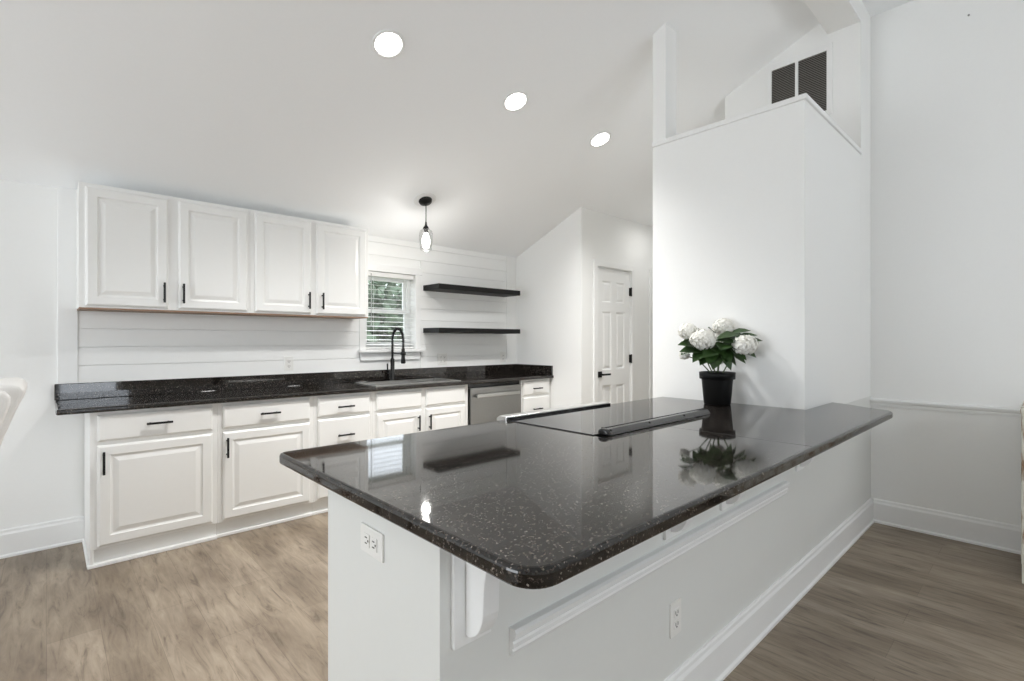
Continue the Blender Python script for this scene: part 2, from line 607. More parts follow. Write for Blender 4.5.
b.build('window_frame', M_TRIM, w)
zm = 0.5 * (WZ0 + WZ1)
for s, (a, c, yy) in enumerate(((WZ0 + 0.035, zm + 0.018, yf + 0.002), (zm - 0.018, WZ1 - 0.035, yf + 0.024))):
    b = MB().slab([WX0 + 0.035, WX0 + 0.065, WX1 - 0.065, WX1 - 0.035], [a, a + 0.035, c - 0.035, c], {(1, 1)}, yy, yy + 0.02, 'y')
    sash = b.build('sash', M_TRIM, w)
    MB().box(WX0 + 0.06, WX1 - 0.06, yy + 0.008, yy + 0.012, a + 0.03, c - 0.03).build('pane', M_PANE, sash)

# patio door and added living window, side opening frame (daylight sources)
r = thing('door_3', (0.65, SY, 0.12), 'white framed glass patio door behind the viewpoint', 'door', kind='structure')
MB().slab([0.12, 0.17, 1.13, 1.18], [0.12, 0.17, 2.05, 2.1], {(1, 1)}, SY - 0.1, SY - 0.05, 'y').build('frame', M_TRIM, r)
MB().box(0.165, 1.135, SY - 0.078, SY - 0.073, 0.165, 2.055).build('pane', M_PANE, r)
r = thing('added_window_2', (2.7, SY, 1.85), 'added white framed transom window high in the living room wall', 'window', kind='structure')  # unseen window added to let fill light in
MB().slab([1.5, 1.55, 2.675, 2.725, 3.85, 3.9], [1.85, 1.9, 2.65, 2.7], {(1, 1), (3, 1)}, SY - 0.1, SY - 0.05, 'y').build('frame', M_TRIM, r)
for x0, x1 in ((1.54, 2.69), (2.71, 3.86)):
    MB().box(x0, x1, SY - 0.078, SY - 0.073, 1.89, 2.66).build('pane', M_PANE, r)
r = thing('window_3', (LX, 2.2, 0.15), 'wide white framed sliding window on the living side', 'window', kind='structure')
MB().slab([0.5, 0.56, 2.17, 2.23, 3.84, 3.9], [0.15, 0.21, 2.24, 2.3], {(1, 1), (3, 1)}, LX - 0.1, LX - 0.05, 'x').build('frame', M_TRIM, r)
for y0, y1 in ((0.55, 2.18), (2.22, 3.85)):
    MB().box(LX - 0.078, LX - 0.073, y0, y1, 0.2, 2.25).build('pane', M_PANE, r)


# panelled doors in the hall wall
def six_panel(name, x0, x1, label, lever_left):
    d = thing(name, ((x0 + x1) / 2, PY, 0), label, 'door', kind='structure')
    b = MB()
    cw = 0.062
    b.box(x0 - cw, x0, PY - 0.016, PY, 0, DZ + cw).box(x1, x1 + cw, PY - 0.016, PY, 0, DZ + cw).box(x0, x1, PY - 0.016, PY, DZ, DZ + cw)
    b.box(x0, x0 + 0.006, PY, PY + 0.1, 0, DZ).box(x1 - 0.006, x1, PY, PY + 0.1, 0, DZ).box(x0 + 0.006, x1 - 0.006, PY, PY + 0.1, DZ - 0.006, DZ)
    b.build('casing', M_TRIM, d, bevel=0.003)
    a, c = x0 + 0.009, x1 - 0.009
    ww = c - a
    st = 0.105
    mid = 0.09
    pw = (ww - 2 * st - mid) / 2
    xs = [a, a + st, a + st + pw, a + st + pw + mid, c - st, c]
    zs = [0.008, 0.23, 0.80, 0.97, 1.60, 1.70, 1.93, DZ - 0.010]
    yf, yb = PY + 0.012, PY + 0.047
    b = MB()
    cells = [(i, j) for i in (1, 3) for j in (1, 3, 5)]
    # front grid without panels
    for i in range(5):
        for j in range(7):
            q = [(xs[i], yf, zs[j]), (xs[i + 1], yf, zs[j]), (xs[i + 1], yf, zs[j + 1]), (xs[i], yf, zs[j + 1])]
            if (i, j) in cells:
                def R(ins, dep, i=i, j=j):
                    return [(xs[i] + ins, yf + dep, zs[j] + ins), (xs[i + 1] - ins, yf + dep, zs[j] + ins), (xs[i + 1] - ins, yf + dep, zs[j + 1] - ins), (xs[i] + ins, yf + dep, zs[j + 1] - ins)]
                b.rings([R(0, 0), R(0.004, 0.004), R(0.014, 0.010), R(0.020, 0.010), R(0.042, 0.003)])
            else:
                b.add(q, [(0, 1, 2, 3)])
    b.add([(a, yf, zs[0]), (c, yf, zs[0]), (c, yf, zs[-1]), (a, yf, zs[-1]), (a, yb, zs[0]), (c, yb, zs[0]), (c, yb, zs[-1]), (a, yb, zs[-1])],
          [(4, 5, 6, 7), (0, 1, 5, 4), (1, 2, 6, 5), (2, 3, 7, 6), (3, 0, 4, 7)])
    b.build('door_panel', M_TRIM, d)
    hx = x1 - 0.004 if lever_left else x0 + 0.004
    for hz in (0.18, 1.08, 1.84):
        MB().cyl((hx, PY - 0.008, hz - 0.05), (hx, PY - 0.008, hz + 0.05), 0.009, 10).box(hx - 0.018, hx + 0.018, PY - 0.004, PY + 0.013, hz - 0.045, hz + 0.045).build('hinge', M_BLACK, d)
    lx = x0 + 0.065 if lever_left else x1 - 0.065
    sg = 1 if lever_left else -1
    hd = MB().box(lx - 0.032, lx + 0.032, yf - 0.01, yf + 0.001, 0.892, 0.956).cyl((lx, yf - 0.01, 0.924), (lx, yf - 0.05, 0.924), 0.011, 12)
    hd.box(min(lx - 0.01 * sg, lx + 0.125 * sg), max(lx - 0.01 * sg, lx + 0.125 * sg), yf - 0.058, yf - 0.044, 0.914, 0.934)
    hd.build('lever_handle', M_BLACK, d, bevel=0.002)
    return d


six_panel('door_1', DX0, DX1, 'white six-panel pantry door with black lever and hinges', True)
six_panel('door_2', EX0 + 0.03, EX1, 'white six-panel hall door mostly hidden behind the half wall', False)

# outside the kitchen window
struct('ground', MB().box(-4, 16, WALL_Y + 0.25, 20, -0.4, -0.3), M_GROUND, 'green lawn outside the kitchen window', 'ground')


def tree(x, y, h, r, n, label, name):
    t = thing(name, (x, y, -0.3), label, 'tree', 'trees outside the window')
    MB().tube([(x, y, -0.3), (x + 0.05, y, h * 0.4), (x, y + 0.05, h * 0.8)], [0.12, 0.09, 0.04], 8).build('trunk', M_BARK, t)
    rnd = random.Random(int(x * 100))
    b = MB()
    for i in range(n):
        while True:
            p = Vector((rnd.uniform(-1, 1), rnd.uniform(-1, 1), rnd.uniform(-1, 1)))
            if 0.15 < p.length < 1: break
        c = Vector((x + p.x * r, y + p.y * r, h * 0.55 + p.z * h * 0.5))
        u = Vector((rnd.gauss(0, 1), rnd.gauss(0, 1), rnd.gauss(0, 1))).normalized()
        w = u.cross(Vector((rnd.gauss(0, 1), rnd.gauss(0, 1), rnd.gauss(0, 1)))).normalized()
        s = rnd.uniform(0.09, 0.19)
        b.add([c - u * s, c + w * s * 0.5, c + u * s, c - w * s * 0.5], [(0, 1, 2, 3)])
    b.build('foliage', M_TREE, t)


tree(6.1, 11.4, 2.75, 1.5, 3200, 'leafy green tree outside the window, nearest its left side', 'garden_tree')
tree(8.9, 13.0, 2.9, 1.6, 3200, 'green tree outside the window, further right and back', 'garden_tree')


# ------------------------------------------------------------------ cabinets
def panel_front(b, x0, x1, z0, z1, yf, yb, raised=True):
    """a routed door or drawer front facing -Y"""
    def R(ins, dep):
        return [(x0 + ins, yf + dep, z0 + ins), (x1 - ins, yf + dep, z0 + ins), (x1 - ins, yf + dep, z1 - ins), (x0 + ins, yf + dep, z1 - ins)]
    back = [(x0, yb, z0), (x1, yb, z0), (x1, yb, z1), (x0, yb, z1)]
    seq = [back, R(0, 0.010), R(0.004, 0.005), R(0.012, 0.0)]
    if raised:
        seq += [R(0.056, 0.0), R(0.059, 0.006), R(0.066, 0.0085), R(0.071, 0.0085), R(0.092, 0.002), R(0.096, 0.0008)]
    b.rings(seq)
    n = len(b.v)
    o = n - 4 * len(seq)
    b.f.append([o + 3, o + 2, o + 1, o]); b.s.append(False)
    return b


def pull(parent, p, vertical, y, ln=0.13):
    x, z = p
    b = MB()
    if vertical:
        b.box(x - 0.006, x + 0.006, y - 0.034, y - 0.024, z - ln / 2, z + ln / 2)
        for dz in (-0.045, 0.045):
            b.box(x - 0.005, x + 0.005, y - 0.026, y + 0.001, z + dz - 0.005, z + dz + 0.005)
    else:
        b.box(x - ln / 2, x + ln / 2, y - 0.034, y - 0.024, z - 0.006, z + 0.006)
        for dx in (-0.045, 0.045):
            b.box(x + dx - 0.005, x + dx + 0.005, y - 0.026, y + 0.001, z - 0.005, z + 0.005)
    return b.build('handle', M_BLACK, parent, bevel=0.0015, segs=1)


BF = 3.673      # base cabinet face
YB = 4.214      # cabinet backs
CT = 0.884      # underside of the counter


def base_unit(name, x0, x1, label, fronts, left_panel=False):
    t = thing(name, ((x0 + x1) / 2, BF, 0), label, 'cabinet', 'base cabinets under the back counter')
    b = MB()
    if name == 'sink_cabinet':              # open inside for the bowls
        b.box(x0, x0 + 0.018, BF + 0.02, YB, 0.10, CT).box(x1 - 0.018, x1, BF + 0.02, YB, 0.10, CT)
        b.box(x0 + 0.018, x1 - 0.018, BF + 0.02, YB, 0.10, 0.118).box(x0 + 0.018, x1 - 0.018, YB - 0.008, YB, 0.118, CT)
        b.box(x0, x1, BF, BF + 0.02, 0.10, CT)
    else:
        b.box(x0, x1, BF, YB, 0.10, CT)
    b.box(x0 + (0.018 if left_panel else 0), x1, BF + 0.028, BF + 0.045, 0, 0.10)
    if left_panel:
        b.box(x0, x0 + 0.018, BF, YB, 0, 0.10)
    b.build('body', M_CAB, t, bevel=0.002, segs=1)
    b = MB().box(x0 + (0.0 if not left_panel else -0.012), x1, BF + (0.012 if not left_panel else -0.004), BF + 0.028, 0, 0.022)
    if left_panel:
        b.box(x0 - 0.012, x0, BF + 0.028, YB - 0.03, 0, 0.022)
    b.build('shoe_moulding', M_TRIM, t, bevel=0.004)
    for kind, a, c, z0, z1, h in fronts:
        yf = BF - 0.020
        if kind == 'drawer':
            o = panel_front(MB(), a, c, z0, z1, yf, BF, False).build('drawer_front', M_CAB, t)
            if h: pull(o, h, False, yf)
        else:
            o = panel_front(MB(), a, c, z0, z1, yf, BF, True).build('door', M_CAB, t)
            pull(o, h, True, yf)
    return t


base_unit('base_cabinet', 0.178, 0.810, 'leftmost white base cabinet under the counter, open end panel showing',
          [('drawer', 0.210, 0.782, 0.712, 0.864, (0.498, 0.794)), ('door', 0.210, 0.782, 0.118, 0.690, (0.237, 0.593))], True)
base_unit('base_cabinet', 0.810, 1.432, 'white drawer-over-door base cabinet second from the left',
          [('drawer', 0.839, 1.403, 0.712, 0.864, (1.124, 0.790)), ('door', 0.839, 1.403, 0.118, 0.690, (0.862, 0.590))])
base_unit('drawer_cabinet', 1.432, 1.900, 'narrow white three-drawer cabinet left of the sink cabinet',
          [('drawer', 1.458, 1.872, 0.722, 0.864, (1.665, 0.787)), ('drawer', 1.458, 1.872, 0.430, 0.702, (1.665, 0.572)),
           ('drawer', 1.458, 1.872, 0.118, 0.410, (1.665, 0.29))])
base_unit('sink_cabinet', 1.900, 2.862, 'white two-door sink cabinet with blank drawer fronts under the window',
          [('drawer', 1.929, 2.352, 0.722, 0.864, None), ('drawer', 2.397, 2.820, 0.722, 0.864, None),
           ('door', 1.929, 2.352, 0.118, 0.700, (2.312, 0.588)), ('door', 2.397, 2.820, 0.118, 0.700, (2.424, 0.585))])
base_unit('drawer_cabinet', 3.545, 3.983, 'white drawer cabinet right of the steel dishwasher in the corner',
          [('drawer', 3.566, 3.945, 0.722, 0.864, (3.756, 0.789)), ('drawer', 3.566, 3.945, 0.430, 0.702, (3.756, 0.574)),
           ('drawer', 3.566, 3.945, 0.118, 0.410, (3.756, 0.29))])

# dishwasher
d = thing('dishwasher', (3.2, BF, 0), 'stainless steel dishwasher under the back counter', 'dishwasher')
MB().box(2.868, 3.540, BF + 0.02, YB, 0.0, CT - 0.004).build('tub', M_GLOSSBLACK, d)
MB().box(2.880, 3.530, BF - 0.022, BF + 0.019, 0.115, 0.842).build('door', M_STEELD, d, bevel=0.004)
b = MB().box(2.93, 3.48, BF - 0.062, BF - 0.046, 0.752, 0.786)
b.box(2.95, 2.97, BF - 0.047, BF - 0.021, 0.757, 0.781).box(3.44, 3.46, BF - 0.047, BF - 0.021, 0.757, 0.781)
b.build('handle', M_STEEL, d, bevel=0.004)
MB().box(2.880, 3.530, BF + 0.005, BF + 0.02, 0.0, 0.11).build('kick_plate', M_BLACK, d)

# upper cabinets
UF, UZ0, UZ1 = 3.947, 1.482, 2.238


def wall_unit(x0, x1, label, doors):
    t = thing('wall_cabinet', ((x0 + x1) / 2, UF, UZ0), label, 'cabinet', 'upper cabinets on the back wall')
    MB().box(x0, x1, UF, WALL_Y - 0.013, UZ0 + 0.004, UZ1).build('body', M_CAB, t, bevel=0.002, segs=1)
    MB().box(x0 + 0.002, x1 - 0.002, UF + 0.002, WALL_Y - 0.014, UZ0 - 0.005, UZ0 + 0.004).build('bottom_panel', M_WOODEDGE, t)
    for a, c, hx in doors:
        o = panel_front(MB(), a, c, 1.497, 2.214, UF - 0.02, UF, True).build('door', M_CAB, t)
        pull(o, (hx, 1.598), True, UF - 0.02)
    return t


wall_unit(0.140, 1.078, 'white two-door wall cabinet hung furthest left', [(0.169, 0.585, 0.560), (0.640, 1.060, 0.666)])
wall_unit(1.078, 2.005, 'white two-door wall cabinet hung beside the window', [(1.110, 1.516, 1.494), (1.556, 1.978, 1.600)])

# back counter with its splashes
ct = thing('back_countertop', (2.0, 3.9, CT), 'long dark granite countertop along the back wall', 'countertop')
SX0, SX1, SY0, SY1 = 1.975, 2.785, 3.725, 4.095
MB().slab([0.036, SX0, SX1, PX - 0.001], [3.624, SY0, SY1, 4.2185], {(1, 1)}, CT, 0.914, 'z').build('slab', M_GRANITE, ct, bevel=0.009, segs=3)
MB().box(0.036, PX - 0.021, 4.198, 4.2185, 0.9142, 1.016).build('backsplash', M_GRANITE, ct, bevel=0.003)
MB().box(PX - 0.021, PX - 0.001, 3.640, 4.2185, 0.9142, 1.016).build('side_splash', M_GRANITE, ct, bevel=0.003)

# sink: drop-in double bowl
s = thing('sink', (2.38, 3.91, 0.914), 'stainless double-bowl sink set in the granite under the window', 'sink')
b = MB().slab([SX0 - 0.022, SX0 + 0.012, 2.50, 2.53, SX1 - 0.012, SX1 + 0.022], [SY0 - 0.022, SY0 + 0.012, SY1 - 0.012, SY1 + 0.02], {(1, 1), (3, 1)}, 0.9145, 0.9195, 'z')
b.build('rim', M_STEEL, s, bevel=0.0015, segs=1)
for x0, x1 in ((SX0 + 0.012, 2.50), (2.53, SX1 - 0.012)):
    y0, y1 = SY0 + 0.012, SY1 - 0.012
    zb = 0.74

    def Q(i, z):
        return [(x0 + i, y0 + i, z), (x1 - i, y0 + i, z), (x1 - i, y1 - i, z), (x0 + i, y1 - i, z)]
    bw = MB().rings([Q(0, 0.9145), Q(0.006, zb + 0.03), Q(0.03, zb)]).build('bowl', M_STEEL, s)
    MB().lathe([(0, 0.004), (0.03, 0.004), (0.042, 0.001), (0.042, 0.0)], ((x0 + x1) / 2, (y0 + y1) / 2, zb), seg=24).build('drain', M_STEELD, bw)

# faucet
fx, fy = 2.347, 4.145
f = thing('faucet', (fx, fy, 0.914), 'tall black spring faucet behind the sink', 'faucet')
MB().lathe([(0, 0), (0.028, 0), (0.028, 0.006), (0.019, 0.012), (0.019, 0.20), (0.012, 0.21), (0, 0.21)], (fx, fy, 0.914), seg=24).build('base', M_BLACK, f)
R = 0.095
path = [(fx, fy, 1.12 + 0.015 * i) for i in range(13)]
for i in range(1, 17):
    a = PI * i / 16
    path.append((fx, fy - R + R * math.cos(a), 1.30 + R * math.sin(a)))
path += [(fx, fy - 2 * R, 1.30 - 0.02 * i) for i in range(1, 5)]
MB().tube(path, 0.007, 10).build('hose', M_BLACK, f)
pv = [Vector(p) for p in path]
cum = [0]
for p, q in zip(pv, pv[1:]): cum.append(cum[-1] + (q - p).length)
hel = []
turns = 46
nn = turns * 10
for i in range(nn + 1):
    sdist = cum[-1] * i / nn
    k = max(j for j in range(len(cum)) if cum[j] <= sdist + 1e-9)
    k = min(k, len(pv) - 2)
    tt = (sdist - cum[k]) / (cum[k + 1] - cum[k])
    c = pv[k].lerp(pv[k + 1], tt)
    dr = (pv[k + 1] - pv[k]).normalized()
    n1 = Vector((1, 0, 0)); n2 = dr.cross(n1)
    a = 2 * PI * turns * i / nn
    hel.append(c + (n1 * math.cos(a) + n2 * math.sin(a)) * 0.0115)
MB().tube(hel, 0.0028, 6).build('spring', M_BLACK, f)
hy = fy - 2 * R
MB().lathe([(0, 0.0), (0.017, 0.0), (0.022, 0.012), (0.017, 0.05), (0.015, 0.13), (0.012, 0.14), (0, 0.14)], (fx, hy, 1.08), seg=20).build('spray_head', M_BLACK, f)
MB().cyl((fx, fy, 1.17), (fx, hy + 0.02, 1.17), 0.006, 10).lathe([(0.021, -0.012), (0.024, -0.012), (0.024, 0.012), (0.021, 0.012), (0.021, -0.012)], (fx, hy, 1.17), seg=20).build('dock_arm', M_BLACK, f)
b = MB().cyl((fx, fy, 0.995), (fx - 0.045, fy, 0.995), 0.014, 14).tube([(fx - 0.045, fy, 0.995), (fx - 0.056, fy - 0.01, 1.03), (fx - 0.064, fy - 0.02, 1.075)], [0.007, 0.006, 0.006], 8)
b.build('lever', M_BLACK, f)

# floating shelves
for z0, z1, lab in ((1.780, 1.832, 'upper black floating shelf on the shiplap wall'), (1.362, 1.410, 'lower black floating shelf on the shiplap wall')):
    o = MB().box(2.729, 3.805, 3.95, 4.2195, z0, z1).build('floating_shelf', M_SHELF, bevel=0.002)
    tag(o, lab, 'shelf', 'floating shelves right of the window')

# window blind
bl = thing('window_blind', (2.365, WALL_Y + 0.03, WZ0), 'white slatted blind lowered inside the kitchen window', 'blind')
bx0, bx1 = WX0 + 0.008, WX1 - 0.008
ym = WALL_Y + 0.032
MB().box(bx0, bx1, ym - 0.028, ym + 0.028, WZ1 - 0.045, WZ1 - 0.002).build('headrail', M_BLIND, bl, bevel=0.003)
b = MB()
zz = WZ0 + 0.045
th = math.radians(-7)
while zz < WZ1 - 0.06:
    dy, dz = 0.024 * math.cos(th), -0.024 * math.sin(th)
    nz = 0.0015
    b.add([(x, ym + sg * dy, zz + sg * dz + e) for x in (bx0, bx1) for sg in (-1, 1) for e in (-nz, nz)],
          [(0, 1, 3, 2), (4, 6, 7, 5), (0, 4, 5, 1), (2, 3, 7, 6), (0, 2, 6, 4), (1, 5, 7, 3)])
    zz += 0.0425
b.build('slats', M_BLIND, bl)
MB().box(bx0, bx1, ym - 0.024, ym + 0.024, WZ0 + 0.004, WZ0 + 0.02).build('bottom_rail', M_BLIND, bl, bevel=0.003)
for x in (bx0 + 0.08, bx1 - 0.08):
    MB().cyl((x, ym - 0.027, WZ0 + 0.02), (x, ym - 0.027, WZ1 - 0.045), 0.0012, 6).build('ladder_cord', M_BLIND, bl)
MB().cyl((bx0 + 0.055, ym - 0.034, WZ0 + 0.22), (bx0 + 0.055, ym - 0.034, WZ1 - 0.02), 0.0035, 8).build('tilt_wand', mat('grey_wand', (0.45, 0.47, 0.45), 0.3), bl)


# ------------------------------------------------------------------ outlets
def outlet(c, nrm, label, gangs=1, sideways=False, group='wall outlets above the back counter'):
    """c on the wall surface, nrm '-y' or '-x'; the plate stands proud of it"""
    t = thing('wall_outlet', c, label, 'outlet', group)
    cx, cy, cz = c
    w, h = 0.07 + 0.046 * (gangs - 1), 0.115

    def B(mb, u0, u1, d0, d1, z0, z1):
        if sideways:
            u0, u1, z0, z1 = z0, z1, -u1, -u0
        if nrm == '-y':
            mb.box(cx + u0, cx + u1, cy - d1, cy - d0, cz + z0, cz + z1)
        else:
            mb.box(cx - d1, cx - d0, cy + u0, cy + u1, cz + z0, cz + z1)
        return mb
    B(MB(), -w / 2, w / 2, 0, 0.006, -h / 2, h / 2).build('cover_plate', M_PLATE, t, bevel=0.002)
    for g in range(gangs):
        u = (g - (gangs - 1) / 2) * 0.046
        for zz in (-0.0195, 0.0195):
            rc = B(MB(), u - 0.0165, u + 0.0165, 0.006, 0.0085, zz - 0.014, zz + 0.014).build('receptacle', M_PLATE, t, bevel=0.002)
            sl = MB()
            B(sl, u - 0.0085, u - 0.0060, 0.0085, 0.0092, zz - 0.004, zz + 0.007)
            B(sl, u + 0.0060, u + 0.0085, 0.0085, 0.0092, zz - 0.004, zz + 0.007)
            B(sl, u - 0.0025, u + 0.0025, 0.0085, 0.0092, zz - 0.011, zz - 0.006)
            sl.build('slot', M_SLOT, rc)
    return t


SW = WALL_Y - 0.012
outlet((1.444, SW, 1.098), '-y', 'white single outlet on the shiplap below the wall cabinets')
outlet((2.958, SW, 1.098), '-y', 'white double-gang outlet right of the faucet below the lower shelf', 2)
outlet((3.785, SW, 1.098), '-y', 'white outlet at the far right of the shiplap by the corner')

# ------------------------------------------------------------------ peninsula
PT = 0.928
PBZ = PT - 0.036
p = thing('kitchen_peninsula', (1.6, KP, 0), 'white kitchen peninsula with panelled long face under the granite bar', 'peninsula')
BX = 0.60
b = MB()
b.prism([(BX, KP), (CX - 0.001, KP), (CX - 0.001, 1.0), (HWX + 0.135, 1.0), (HWX + 0.135, HWE), (HWX, HWE),
         (HWX, 1.43), (2.330, 1.43), (2.330, KP + 0.10), (1.490, KP + 0.10), (1.490, 1.43), (BX, 1.43)], 0, PBZ - 0.001, 'z')
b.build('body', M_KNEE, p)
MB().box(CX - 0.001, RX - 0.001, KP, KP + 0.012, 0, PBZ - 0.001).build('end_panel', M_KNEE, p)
b = MB().prism([(KP - d_, z_) for d_, z_ in board_profile(0.018, 0.165)], BX, RX - 0.001, 'x')
b.build('baseboard', M_TRIM, p)
# stepped horizontal moulding
ml = [(0, 0.557), (0.008, 0.559), (0.012, 0.568), (0.010, 0.574), (0.016, 0.580), (0.016, 0.588), (0.012, 0.592), (0.022, 0.602), (0.024, 0.616), (0.018, 0.622), (0, 0.623)]
MB().prism([(KP - d_, z_) for d_, z_ in [(d_, z_ - 0.01) for d_, z_ in ml]], 0.797, 2.60, 'x').build('moulding', M_TRIM, p)
# corbels
for cx in (0.680, 1.535, 1.950, 2.793):
    b = MB().box(cx - 0.052, cx + 0.052, KP - 0.012, KP, 0.632, PBZ - 0.001)
    side = [(KP - 0.012, PBZ - 0.001), (KP - 0.132, PBZ - 0.001), (KP - 0.132, 0.872)]
    for i in range(0, 11):                    # cove from the nose back towards the wall, then the rounded foot
        t_ = i / 10
        side.append((KP - 0.128 + 0.056 * math.sin(t_ * PI / 2), 0.865 - 0.120 * (1 - math.cos(t_ * PI / 2))))
    for i in range(1, 9):
        a = PI / 2 * i / 8
        side.append((KP - 0.012 - 0.060 * math.cos(a), 0.73 - 0.078 * math.sin(a)))
    b.prism(side, cx - 0.022, cx + 0.022, 'x')
    b.build('corbel', M_TRIM, p, bevel=0.0025, segs=2, angle=50)

# bar top
pen = thing('peninsula_countertop', (1.8, 1.1, PBZ), 'polished dark granite bar top with rounded corners on the peninsula', 'countertop')
X0, Y0, Y1 = 0.541, 0.535, 1.690
poly = arc(X0 + 0.06, Y0 + 0.06, 0.06, 180, 270, 8)
poly += arc(3.115, Y0 + 0.085, 0.085, 270, 332, 8)
poly += [(3.235, 0.672), (3.305, 0.76), (3.355, KP - 0.001), (HWX - 0.001, KP - 0.001), (HWX - 0.001, Y1)]
RX0, RX1, RY0 = 1.512, 2.285, 1.125
poly += [(RX1 - 0.001, Y1), (RX1 - 0.001, RY0 - 0.003), (RX0 + 0.001, RY0 - 0.003), (RX0 + 0.001, Y1)]
poly += arc(X0 + 0.03, Y1 - 0.03, 0.03, 90, 180, 6)
MB().prism(poly, PBZ, PT, 'z').build('slab', M_GRANITE, pen, bevel=0.010, segs=4, angle=40)
MB().box(1.898, 1.9005, Y0 + 0.012, RY0 - 0.02, PT - 0.004, PT + 0.0003).build('seam', M_SEAM, pen)

outlet((BX, 1.156, 0.782), '-x', 'white outlet mounted sideways on the left end of the peninsula', sideways=True, group='peninsula outlets')
outlet((1.560, KP, 0.347), '-y', 'white outlet low on the long face of the peninsula', group='peninsula outlets')

# slide-in range
r = thing('range', (1.908, 1.4, 0), 'slide-in electric range with black glass cooktop set into the peninsula', 'stove')
MB().box(RX0 + 0.006, RX1 - 0.006, RY0 + 0.005, 1.66, 0.05, PT - 0.012).build('body', M_STEELD, r)
MB().box(RX0 - 0.004, RX1 + 0.004, RY0 + 0.045, 1.66, PT + 0.0003, PT + 0.0035).build('cooktop', M_GLASSTOP, r, bevel=0.002)
b = MB().prism([(1.655, PT + 0.001), (1.655, PT + 0.016), (1.700, PT + 0.018), (1.722, PT + 0.006), (1.722, PT - 0.06), (1.662, PT - 0.06)], RX0 - 0.006, RX1 - 0.008, 'x')
b.build('control_panel', M_STEEL, r, bevel=0.003)
MB().box(RX0 + 0.004, RX1 - 0.010, 1.645, 1.655, PT + 0.003, PT + 0.013).build('front_shade_strip', M_GLOSSBLACK, r)  # shadow and reflection behind the front trim, put in as a black strip
for kx in (1.62, 1.74, 2.08, 2.20):
    MB().cyl((kx, 1.722, PT - 0.03), (kx, 1.748, PT - 0.03), 0.02, 18).build('knob', M_STEEL, r)
MB().box(RX0 + 0.008, RX1 - 0.008, 1.66, 1.70, 0.22, PT - 0.068).build('oven_door', M_STEELD, r, bevel=0.004)
b = MB().cyl((RX0 + 0.06, 1.745, 0.80), (RX1 - 0.06, 1.745, 0.80), 0.011, 14)
b.box(RX0 + 0.09, RX0 + 0.11, 1.70, 1.745, 0.79, 0.81).box(RX1 - 0.11, RX1 - 0.09, 1.70, 1.745, 0.79, 0.81)
b.build('handle', M_STEEL, r)
MB().box(RX0 + 0.008, RX1 - 0.008, 1.66, 1.69, 0.06, 0.21).build('storage_drawer', M_STEELD, r, bevel=0.004)
# raised trim bar along the rear of the cooktop
prof = [(RY0 + 0.000, PT + 0.001), (RY0 + 0.002, PT + 0.010), (RY0 + 0.014, PT + 0.022), (RY0 + 0.034, PT + 0.024), (RY0 + 0.044, PT + 0.016), (RY0 + 0.044, PT + 0.001)]
tb = MB().prism(prof, RX0 + 0.048, RX1 + 0.085, 'x').build('rear_trim', M_STEELDARK, r)
MB().prism([(y_ + (0.002 if y_ > RY0 + 0.03 else -0.002), z_ + (0.002 if z_ > PT + 0.005 else 0)) for y_, z_ in prof], RX0 + 0.024, RX0 + 0.049, 'x').build('end_cap', M_GLOSSBLACK, r, bevel=0.006, segs=3)
MB().box(RX0 + 0.048, RX1 + 0.085, RY0 + 0.034, RY0 + 0.046, PT + 0.012, PT + 0.026).build('trim_edge', M_GLOSSBLACK, tb)
for sx in (RX0 + 0.06, RX0 + 0.33, RX0 + 0.62):
    MB().lathe([(0, 0.002), (0.004, 0.002), (0.005, 0)], (sx, RY0 + 0.009, PT + 0.0175), axis=(0, -0.7, 0.7), seg=10).build('screw', M_GLOSSBLACK, tb)

# ------------------------------------------------------------------ potted hydrangea
hx, hy_ = 2.765, 1.272
h = thing('potted_hydrangea', (hx, hy_, PT), 'white flowering hydrangea in a black pot on the peninsula', 'plant')
pot = MB().lathe([(0, 0.001), (0.068, 0.001), (0.071, 0.006), (0.083, 0.140), (0.0835, 0.142), (0.094, 0.144), (0.0965, 0.180), (0.093, 0.182), (0.089, 0.180), (0.086, 0.160), (0.086, 0.155)], (hx, hy_, PT), seg=40)
pot = pot.build('pot', M_POT, h)
MB().lathe([(0, 0.163), (0.05, 0.166), (0.0865, 0.158)], (hx, hy_, PT), seg=24).build('soil', M_SOIL, pot)
RGT, FWD = Vector((math.cos(0.75), -math.sin(0.75), 0)), Vector((math.sin(0.75), math.cos(0.75), 0))
heads = [(-0.172, -0.02, 1.338, 0.050), (-0.112, -0.085, 1.293, 0.066), (0.045, 0.02, 1.362, 0.056), (0.100, -0.115, 1.262, 0.064), (-0.185, 0.0, 1.205, 0.026), (0.0, -0.02, 1.185, 0.032)]
base = Vector((hx, hy_, 0))
rnd = random.Random(3)
